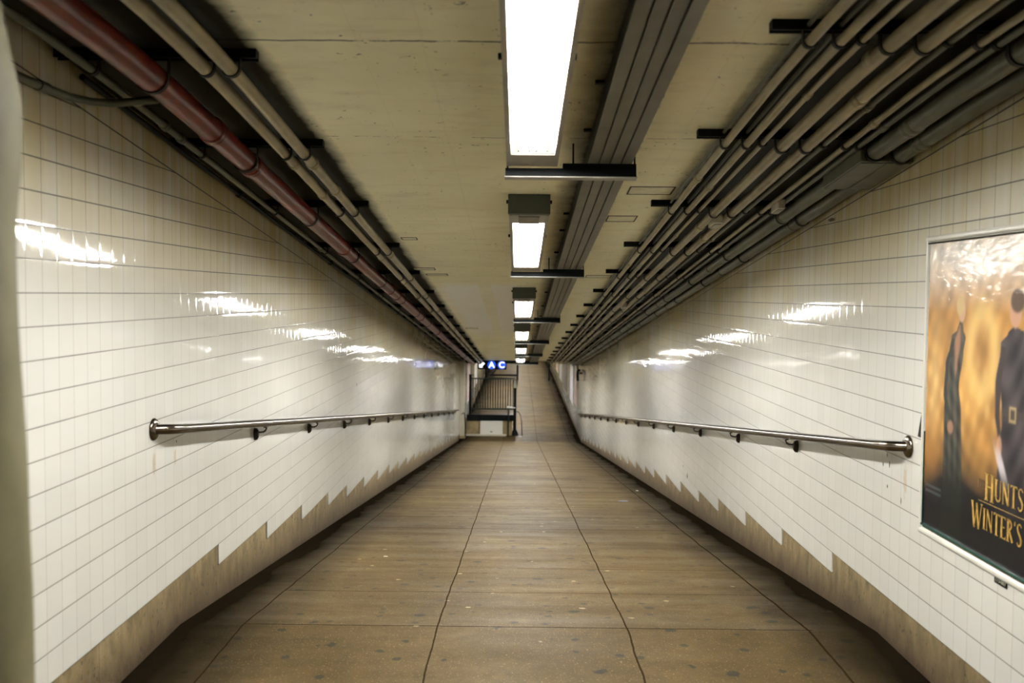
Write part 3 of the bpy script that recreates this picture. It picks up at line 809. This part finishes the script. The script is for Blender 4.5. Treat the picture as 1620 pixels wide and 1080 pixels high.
po = empty('movie_poster', (XR, (PY0 + PY1) / 2, PZ0)); tag(po, 'large glossy amber and black film poster set into the right tiled wall', 'poster')
Lx, Ly, Lz = XR, (PY0 + PY1) / 2, PZ0
bm = bmesh.new()
NU, NV = 260, 210
lay = bm.verts.layers.float_color.new('art')
grid = []
for i in range(NU + 1):
    row = []
    for j in range(NV + 1):
        u, v = i / NU, j / NV
        w = bm.verts.new((-0.0015, PY1 - u * (PY1 - PY0) - Ly, v * (PZ1 - PZ0)))
        w[lay] = (*poster_colour(u, v), 1)
        row.append(w)
    grid.append(row)
for i in range(NU):
    for j in range(NV):
        bm.faces.new((grid[i][j], grid[i][j + 1], grid[i + 1][j + 1], grid[i + 1][j]))
k = NT('poster print'); at = k.n('ShaderNodeAttribute', attribute_name='art')
k.link(at.outputs['Color'], k.b.inputs['Base Color'])
k.b.inputs['Roughness'].default_value = 0.45
k.b.inputs['Coat Weight'].default_value = 0.28; k.b.inputs['Specular IOR Level'].default_value = 0.1; k.b.inputs['Coat Roughness'].default_value = 0.10
wv = k.noise(k.vscale(k.obj(), (1, 3, 6)), 2.0, 4, 0.6)
k.link(k.bump(wv, 0.5, 0.010), k.b.inputs['Coat Normal'])
new_obj('sheet', bm, k.m, po, recalc=False)
bm = bmesh.new()
box(bm, -0.012, -0.0002, PY0 - Ly, PY1 - Ly, -0.006, 0.002)
new_obj('lower_edge', bm, M['rim'], po)
new_obj('side_edge', boxm(-0.006, -0.0002, PY1 - Ly, PY1 - Ly + 0.004, 0, 0.40), M['rim'], po)
new_obj('upper_edge', boxm(-0.008, -0.0002, PY0 - Ly, PY1 - Ly + 0.012, PZ1 - PZ0, PZ1 - PZ0 + 0.006), M['hole'], po)

# serif lettering drawn as strokes: (x0, y0, x1, y1, width)
TH, TN = 0.15, 0.05
def letter(ch):
    S = []
    def stem(x, w=TH, y0=0, y1=1): S.append((x, y0, x, y1, w)); S.append((x - w * .9, y0 + .02, x + w * .9, y0 + .02, .04)); S.append((x - w * .9, y1 - .02, x + w * .9, y1 - .02, .04))
    W = 0.6
    if ch == 'H': stem(.10); stem(.52); S.append((.1, .52, .52, .52, TN)); W = .62
    elif ch == 'I': stem(.10); W = .2
    elif ch == 'T': stem(.28); S.append((0, .97, .56, .97, TN)); S.append((.02, .97, .02, .88, .04)); S.append((.54, .97, .54, .88, .04)); W = .56
    elif ch == 'E': stem(.10); S += [(.1, .97, .42, .97, TN), (.1, .52, .36, .52, TN), (.1, .03, .46, .03, TN), (.42, .97, .42, .88, .04), (.46, .03, .46, .14, .04)]; W = .48
    elif ch == 'N': stem(.08, .06); stem(.54, .06); S.append((.08, .97, .54, .03, TH)); W = .62
    elif ch == 'M': stem(.08, .06); stem(.70, .13); S += [(.08, .97, .38, .05, .13), (.38, .05, .70, .97, TN)]; W = .80
    elif ch == 'W': S += [(.04, .97, .24, .03, .13), (.24, .03, .42, .97, TN), (.38, .97, .58, .03, .13), (.58, .03, .78, .97, TN), (-.04, .98, .14, .98, .04), (.70, .98, .86, .98, .04)]; W = .82
    elif ch == 'A': S += [(.28, .97, .52, .03, .13), (.28, .97, .06, .03, TN), (.12, .33, .44, .33, TN), (-.02, .02, .14, .02, .04), (.42, .02, .62, .02, .04)]; W = .60
    elif ch == 'U':
        stem(.10, TH, .22, 1); S.append((.50, .22, .50, 1, .06))
        p = [(.10 + .20 * (1 - math.cos(PI * t / 8)), .22 - .19 * math.sin(PI * t / 8)) for t in range(9)]
        S += [(a[0], a[1], b[0], b[1], .08) for a, b in zip(p, p[1:])]; W = .58
    elif ch == 'R':
        stem(.10); p = [(.10 + .30 * math.sin(PI * t / 8), .75 + .22 * math.cos(PI * t / 8)) for t in range(9)]
        S += [(a[0], a[1], b[0], b[1], .09) for a, b in zip(p, p[1:])]; S.append((.20, .53, .50, .03, .12)); W = .54
    elif ch == 'S':
        p = [(.38, .86), (.30, .95), (.20, .98), (.10, .93), (.05, .80), (.08, .66), (.20, .54), (.32, .42), (.38, .28), (.35, .12), (.24, .03), (.12, .03), (.03, .15)]
        ww = [.04, .05, .06, .08, .10, .11, .12, .12, .10, .08, .06, .05]
        S += [(a[0], a[1], b[0], b[1], w) for a, b, w in zip(p, p[1:], ww)]; W = .44
    elif ch == "'": S.append((.06, 1.0, .03, .82, .08)); W = .14
    elif ch == ' ': W = .25
    return S, W

def text_strokes(bm, txt, y, z, h, aspect, big_first=True, x=-0.0035):
    """y falls as the text runs on (towards the eye)"""
    pen = 0.0
    for i, ch in enumerate(txt):
        big = big_first and (i == 0 or txt[i - 1] == ' ')
        hh = h * (1.28 if big else 1.0); zz = z - (0.16 * h if big else 0)
        S, W = letter(ch)
        k = hh * aspect
        for x0, y0, x1, y1, w in S:
            a = Vector((x0 * k, y0 * hh)); b = Vector((x1 * k, y1 * hh)); d = b - a
            if d.length < 1e-6: continue
            # a flat stroke: thickness measured across, scaled with the letter
            nrm = Vector((-d.y, d.x)).normalized()
            t = w * hh * (aspect if abs(d.y) > abs(d.x) else 1.0) / 2
            q = [a + nrm * t, b + nrm * t, b - nrm * t, a - nrm * t]
            vs = [bm.verts.new((x, y - (pen + p.x), zz + p.y)) for p in q]
            vt = [bm.verts.new((x + 0.0012, y - (pen + p.x), zz + p.y)) for p in q]
            bm.faces.new(vs); bm.faces.new(vt[::-1])
            for m in range(4): bm.faces.new((vs[m], vt[m], vt[(m + 1) % 4], vs[(m + 1) % 4]))
        pen += (W + 0.10) * k
    return pen
zf = lambda z: z - PZ0
yf = lambda y: y - Ly
bm = bmesh.new(); text_strokes(bm, 'HUNTSMAN', yf(3.650), zf(-0.742), 0.081, 1.00); new_obj('title_lettering', bm, M['gold'], po)
bm = bmesh.new(); text_strokes(bm, "WINTER'S WAR", yf(3.752), zf(-0.867), 0.081, 0.98); new_obj('title_lettering', bm, M['gold'], po)
bm = bmesh.new(); text_strokes(bm, 'THE', yf(3.712), zf(-0.716), 0.034, 1.0, False); new_obj('small_lettering', bm, simple('dull bronze print', (0.16, 0.09, 0.04), 0.5), po)
new_obj('title_rule', boxm(-0.0032, -0.0018, yf(3.19), yf(3.70), zf(-0.7655), zf(-0.7635)), M['gold'], po)
bpy.context.view_layer.update()

# bullnose surround of the poster (rounded white tiles)
def bull(name, y0, y1, z0, z1, along):
    bm = bmesh.new(); n = 8
    cs = []
    if along == 'y':
        zc, r = (z0 + z1) / 2, abs(z1 - z0) / 2
        for k in range(n + 1):
            a = PI * k / n
            cs.append((-0.011 * math.sin(a), zc + r * math.cos(a)))
        A = [bm.verts.new((XR + p[0], y0, p[1])) for p in cs]; B = [bm.verts.new((XR + p[0], y1, p[1])) for p in cs]
    else:
        yc, r = (y0 + y1) / 2, abs(y1 - y0) / 2
        for k in range(n + 1):
            a = PI * k / n
            cs.append((-0.011 * math.sin(a), yc + r * math.cos(a)))
        A = [bm.verts.new((XR + p[0], p[1], z0)) for p in cs]; B = [bm.verts.new((XR + p[0], p[1], z1)) for p in cs]
    for i in range(n): bm.faces.new((A[i], A[i + 1], B[i + 1], B[i]))
    bm.faces.new((A[0], B[0], B[-1], A[-1])); bm.faces.new(A); bm.faces.new(B[::-1])
    return tag(new_obj(name, bm, M['bull'], smooth='auto'), kind='structure')
bull('trim_4', PY0 - 0.02, PY1 + 0.030, PZ0 - 0.048, PZ0 - 0.016, 'y')
bull('trim_5', PY0 - 0.02, PY1 + 0.030, PZ1 + 0.010, PZ1 + 0.034, 'y')
bull('trim_6', PY1 + 0.008, PY1 + 0.030, PZ0 - 0.03, PZ1 + 0.03, 'z')
tag(new_obj('trim_7', boxm(XR - 0.002, XR + 0.001, PY0, PY1, PZ0 - 0.018, PZ0 - 0.006), M['grime']), kind='structure')

# number plate, mortar patch, litter
npl = empty('number_plate', (XR, 3.512, -1.026)); tag(npl, 'tiny black plate with pale number under the film poster', 'number plate')
new_obj('plate_body', boxm(-0.003, -0.0003, -0.047, 0.047, -0.0145, 0.0135, 0.0008), M['black'], npl)
fc = bpy.data.curves.new('digits', 'FONT'); fc.body = '173-007'; fc.size = 0.0235; fc.align_x = 'CENTER'; fc.align_y = 'CENTER'; fc.extrude = 0.0003
tmp = bpy.data.objects.new('digits', fc); C.objects.link(tmp)
bpy.context.view_layer.update()
dm = bpy.data.meshes.new_from_object(tmp.evaluated_get(bpy.context.evaluated_depsgraph_get()))
bpy.data.objects.remove(tmp)
dg = bpy.data.objects.new('digits', dm); C.objects.link(dg); dm.materials.append(simple('pale digits', (0.55, 0.53, 0.38), 0.5)); dg.parent = npl
dg.matrix_local = Matrix(((0, 0, -1, -0.0033), (-1, 0, 0, 0), (0, 1, 0, 0), (0, 0, 0, 1)))
dg.scale = (1, 1, 1)

bm = bmesh.new()
pr = [(4.252, -0.508), (4.268, -0.556), (4.284, -0.607), (4.236, -0.6085), (4.236, -0.560)]
a = [bm.verts.new((XR - 0.0012, y, z)) for y, z in pr]; b = [bm.verts.new((XR + 0.003, y, z)) for y, z in pr]
bm.faces.new(a); bm.faces.new(b[::-1])
for i in range(5): bm.faces.new((a[i], b[i], b[(i + 1) % 5], a[(i + 1) % 5]))
tag(new_obj('broken_tile', bm, M['hole']), 'dark pointed gap of missing tile left of the film poster', 'broken tile')

def scrap(name, x, y, w, l, rot, mat, label, cat):
    o = empty(name, (x, y, floor_z(y)))
    bm = bmesh.new()
    n = 7
    ring = [(w * (1 + 0.25 * math.sin(k * 2.3)) * math.cos(2 * PI * k / n), l * (1 + 0.2 * math.cos(k * 1.7)) * math.sin(2 * PI * k / n)) for k in range(n)]
    lo = [bm.verts.new((a, b_, 0.0005 - FS * b_)) for a, b_ in ring]; hi = [bm.verts.new((a * .95, b_ * .95, 0.004 - FS * b_)) for a, b_ in ring]
    bm.faces.new(lo[::-1]); bm.faces.new(hi)
    for i in range(n): bm.faces.new((lo[i], lo[(i + 1) % n], hi[(i + 1) % n], hi[i]))
    C.objects.unlink(o); bpy.data.objects.remove(o)
    ob = new_obj(name, bm, mat); ob.location = (x, y, floor_z(y)); 
    tag(ob, label, cat)
scrap('tape_scrap', 1.20, 10.9, 0.055, 0.09, 0, simple('blue tape', (0.07, 0.09, 0.20), 0.5), 'flat bluish scrap on the ramp floor near the right gutter', 'litter')
scrap('paper_scrap', 1.515, 12.2, 0.016, 0.03, 0, M['white'], 'tiny white paper scrap lying in the right gutter', 'litter')
scrap('cigarette_end', -0.93, 6.85, 0.016, 0.010, 0, M['white'], 'tiny white scrap on the floor left of the left slab joint', 'litter')

# ------------------------------------------------------------------ foot of the ramp: fence, beam, kerb wall
FYN = 28.2
def bars_fence(name, x0, x1, y, z0, z1, nb, label, mat, br=0.010):
    root = empty(name, ((x0 + x1) / 2, y, FZ1)); tag(root, label, 'fence', None)
    ox = (x0 + x1) / 2
    new_obj('top_rail', boxm(x0 - ox, x1 - ox, -0.02, 0.02, z1 - 0.035, z1), mat, root)
    new_obj('bottom_rail', boxm(x0 - ox, x1 - ox, -0.02, 0.02, z0, z0 + 0.035), mat, root)
    b0 = None
    for i in range(nb):
        x = x0 + (x1 - x0) * (i + 0.7) / (nb + 0.4) - ox
        if b0 is None:
            b0 = new_obj('bar', boxm(-br, br, -br, br, z0 + 0.035, z1 - 0.035), mat, root); o = b0
        else:
            o = b0.copy(); C.objects.link(o); o.parent = root
        o.location = (x, 0, 0)
    return root, ox
nf, ox = bars_fence('barred_fence', -1.36, -0.09, FYN, 0.74, 1.66, 17, 'dark barred steel fence at the foot of the ramp', M['green'])
new_obj('post', boxm(-1.42 - ox, -1.345 - ox, -0.04, 0.04, 0.42, 1.76, 0.004), M['black'], nf)
bm = bmesh.new(); box(bm, -0.125 - ox, -0.045 - ox, -0.04, 0.04, 0.0, 1.38, 0.004)
new_obj('post', bm, M['black'], nf)
bm = bmesh.new(); lathe(bm, [(0.11, 0.0), (0.10, 0.05), (0.075, 0.11), (0.055, 0.15)], -0.085 - ox, 0, 20)
new_obj('post_foot', bm, M['black'], nf, smooth='auto')
bm = bmesh.new(); lathe(bm, [(0.045, 1.381), (0.042, 1.45), (0.025, 1.56), (0.012, 1.60)], -0.085 - ox, 0, 16)
new_obj('post_cap', bm, M['white'], nf, smooth=True)
tag(new_obj('steel_beam', boxm(-1.475, -0.125, FYN - 0.12, FYN + 0.12, FZ1 + 0.425, FZ1 + 0.60, 0.004), M['black']), 'black horizontal beam under the barred fence', 'beam')
tag(new_obj('kerb_wall', boxm(-1.50, -0.16, FYN - 0.06, FYN + 0.10, FZ1, FZ1 + 0.425), M['tan']), 'low tan concrete kerb wall under the black beam', 'kerb')
tag(new_obj('door_sill', boxm(-1.50, -0.33, FYN - 0.24, FYN - 0.061, FZ1 - 0.002, FZ1 + 0.035), M['cream']), 'pale strip on the floor before the low kerb wall', 'strip')
wb = empty('white_panel', (-0.76, FYN - 0.10, FZ1 + 0.035)); tag(wb, 'white rectangular panel with a small dark slot under the black beam', 'panel')
new_obj('panel_body', boxm(-0.325, 0.325, -0.04, 0.039, 0.0, 0.385, 0.006), M['white'], wb)
new_obj('slot', boxm(-0.03, 0.03, -0.046, -0.0405, 0.06, 0.085), M['dark'], wb)
sp = empty('slim_post', (-0.27, FYN - 0.30, FZ1)); tag(sp, 'slim green post with a silver arm left of the stout black post', 'post')
new_obj('upright', tubem([(0, 0, 0), (0, 0, 0.82)], 0.022, 12), M['green'], sp, smooth='auto')
new_obj('arm', tubem([(-0.03, 0, 0.845), (0.02, 0, 0.845), (0.20, 0, 0.83)], 0.02, 12, radii=[0.03, 0.026, 0.009]), M['white'], sp, smooth='auto')
lp = empty('hoop_rail', (0.0, FYN - 0.05, FZ1)); tag(lp, 'thin brownish hoop standing right of the stout black post', 'hoop')
new_obj('hoop', tubem([(-0.12, 0.25, 0.0), (-0.12, 0.25, 0.60), (-0.07, 0.25, 0.66), (0.02, 0.2, 0.66), (0.08, 0.15, 0.58), (0.11, 0.1, 0.40), (0.13, 0.0, 0.0)], 0.013, 10), simple('brown tube', (0.08, 0.055, 0.035), 0.5), lp, smooth=True)
for x, y in ((0.07, 27.9),):
    o = scrap('paper_scrap', x, y, 0.05, 0.05, 0, M['white'], 'white scrap on the floor by the stout black post', 'litter')
ff, ox = bars_fence('barred_fence', -1.53, -0.03, 46.7, 0.08, 1.75, 22, 'far barred fence seen above the near fence, under the round signs', M['green'], 0.009)
new_obj('post', boxm(-1.60 - ox, -1.50 - ox, -0.05, 0.05, 0, 1.80), M['black'], ff)
new_obj('post', boxm(-0.08 - ox, 0.02 - ox, -0.05, 0.05, 0, 1.80), M['black'], ff)
new_obj('gate_rail', boxm(-1.35 - ox, -0.05 - ox, -0.05, -0.01, 0.17, 0.26), M['black'], ff)
bm = bmesh.new(); tube(bm, [(-1.30 - ox, -0.04, 0.22), (-0.80 - ox, -0.04, 0.78)], 0.035, 8); new_obj('brace', bm, M['green'], ff)
tag(new_obj('pipe_post', boxm(1.43, 1.52, 46.3, 46.4, FZ1, zc1), M['black']), 'black upright post at the far end of the right wall', 'post')

# hanging line sign with arrow and two round route bullets
sg = empty('route_sign', (-0.742, 27.62, zc1 + 0.045)); tag(sg, 'hanging black sign with white arrow and blue A and C discs', 'sign')
zt = 0.0
new_obj('sign_board', boxm(-0.405, 0.405, -0.03, 0.03, -0.262, -0.012, 0.004), M['black'], sg)
for x in (-0.33, 0.33):
    new_obj('hanger', boxm(x - 0.012, x + 0.012, -0.008, 0.008, -0.0115, 0.045 + 0.0), M['black'], sg)
def disc(x, name):
    bm = bmesh.new(); tube(bm, [(x, -0.0302, -0.137), (x, -0.038, -0.137)], 0.118, 36)
    return new_obj(name, bm, M['sign_blue'], sg, smooth='auto')
def glyph(ch, x, par):
    fc = bpy.data.curves.new('letter', 'FONT'); fc.body = ch; fc.size = 0.235; fc.align_x = 'CENTER'; fc.align_y = 'CENTER'; fc.extrude = 0.002; fc.offset = 0.006
    t = bpy.data.objects.new('letter', fc); C.objects.link(t); bpy.context.view_layer.update()
    me = bpy.data.meshes.new_from_object(t.evaluated_get(bpy.context.evaluated_depsgraph_get())); bpy.data.objects.remove(t)
    me.materials.append(M['sign_white'])
    o = bpy.data.objects.new('letter', me); C.objects.link(o); o.parent = par
    o.matrix_local = Matrix(((1, 0, 0, x), (0, 0, -1, -0.0405), (0, 1, 0, -0.140), (0, 0, 0, 1)))
glyph('A', -0.012, disc(-0.012, 'bullet_disc')); glyph('C', 0.275, disc(0.275, 'bullet_disc'))
bm = bmesh.new()
ar = [(-0.075, -0.075), (-0.075, 0.035), (-0.045, 0.005), (0.035, 0.085), (0.085, 0.035), (0.005, -0.045), (0.035, -0.075)]
a = [bm.verts.new((-0.29 + x, -0.0305, -0.137 + z)) for x, z in ar]; b = [bm.verts.new((-0.29 + x, -0.034, -0.137 + z)) for x, z in ar]
bm.faces.new(a); bm.faces.new(b[::-1])
for i in range(7): bm.faces.new((a[i], b[i], b[(i + 1) % 7], a[(i + 1) % 7]))
new_obj('arrow', bm, M['sign_white'], sg)

# posters along the far right wall and far left wall
def far_poster(x, s, y0, y1, z0, z1, cols, label):
    root = empty('wall_poster', (x, (y0 + y1) / 2, z0)); tag(root, label, 'poster', 'posters in the lower passage')
    h = (y1 - y0) / 2
    a, b_ = sorted((0, -s * 0.02)); new_obj('frame', boxm(a, b_, -h - 0.04, h + 0.04, -0.04, z1 - z0 + 0.04), M['fixture'], root)
    k = NT('poster print'); P = k.obj()
    v = k.noise(k.vscale(P, (1, 1.6, 1.1)), 2.2, 3); c = k.mix(k.rng(v, 0.42, 0.58), cols[0], cols[1])
    v2 = k.noise(k.vscale(P, (1, 3, 3)), 1.7, 2); c = k.mix(k.rng(v2, 0.55, 0.62), c, cols[2]); k.link(c, k.b.inputs['Base Color']); k.b.inputs['Roughness'].default_value = 0.3
    a, b_ = sorted((-s * 0.0205, -s * 0.024)); new_obj('sheet', boxm(a, b_, -h, h, 0, z1 - z0), k.m, root)
W_, B_, R_, K_ = (0.75, 0.73, 0.72), (0.28, 0.30, 0.5), (0.5, 0.18, 0.12), (0.08, 0.07, 0.08)
far_poster(XR, 1, 28.7, 30.2, -3.30, -2.0, (W_, R_, B_), 'pale and orange poster just past the right handrail, nearest of the far ones')
far_poster(XR, 1, 30.7, 32.6, -3.45, -2.0, (W_, B_, W_), 'white and lilac poster, second past the right handrail')
far_poster(XR, 1, 34.9, 37.4, -3.50, -2.0, (K_, K_, (0.14, 0.12, 0.14)), 'dark poster between pale ones on the far right wall')
far_poster(XR, 1, 39.0, 41.0, -3.45, -2.0, (W_, W_, B_), 'white poster beyond the dark one on the right wall')
far_poster(XR, 1, 43.0, 45.0, -3.40, -2.0, (R_, W_, R_), 'reddish poster near the far black post')
far_poster(XL, -1, 31.0, 33.0, -3.45, -2.05, (W_, R_, B_), 'pale red and white poster behind the left end of the near fence')
far_poster(XL, -1, 36.0, 38.5, -3.45, -2.05, (W_, (0.4, 0.38, 0.36), W_), 'pale poster behind the near fence on the left wall')
sl = empty('wall_speaker', (XR, 27.2, -2.14)); tag(sl, 'small black curved device high on the right wall above the rail end', 'wall device')
new_obj('mount', boxm(-0.05, 0.0, -0.04, 0.04, -0.06, 0.0), M['black'], sl)
new_obj('horn', tubem([(-0.03, 0.0, 0.05), (-0.07, 0, 0.05), (-0.095, 0, 0.02), (-0.10, 0, -0.10), (-0.09, 0, -0.25)], 0.035, 12), M['black'], sl, smooth='auto')

# ------------------------------------------------------------------ world, camera, view
w = bpy.data.worlds.new('w'); bpy.context.scene.world = w; w.use_nodes = True
bg = w.node_tree.nodes['Background']; bg.inputs[0].default_value = (0.5, 0.55, 0.5, 1); bg.inputs[1].default_value = 0.0
cd = bpy.data.cameras.new('camera'); cam = bpy.data.objects.new('camera', cd); C.objects.link(cam)
Rv = Vector((0.9999341, 0.0070480, 0.0090671)); Uv = Vector((-0.0093937, 0.0477850, 0.9988135)); Fv = Vector((-0.0066064, 0.9988328, -0.0478481))
m = Matrix((( Rv.x, Uv.x, -Fv.x, 0), (Rv.y, Uv.y, -Fv.y, 0), (Rv.z, Uv.z, -Fv.z, 0), (0, 0, 0, 1)))
cam.matrix_world = m
cd.sensor_width = 36.0; cd.lens = 1542.38 * 36.0 / 1620.0
cd.clip_start = 0.05; cd.clip_end = 200
cd.dof.use_dof = True; cd.dof.focus_distance = 6.5; cd.dof.aperture_fstop = 2.8
sc = bpy.context.scene; sc.camera = cam
sc.view_settings.view_transform = 'Standard'; sc.view_settings.look = 'None'
sc.view_settings.gamma = 1.0; sc.view_settings.use_curve_mapping = False
sc.view_settings.exposure = 2.05
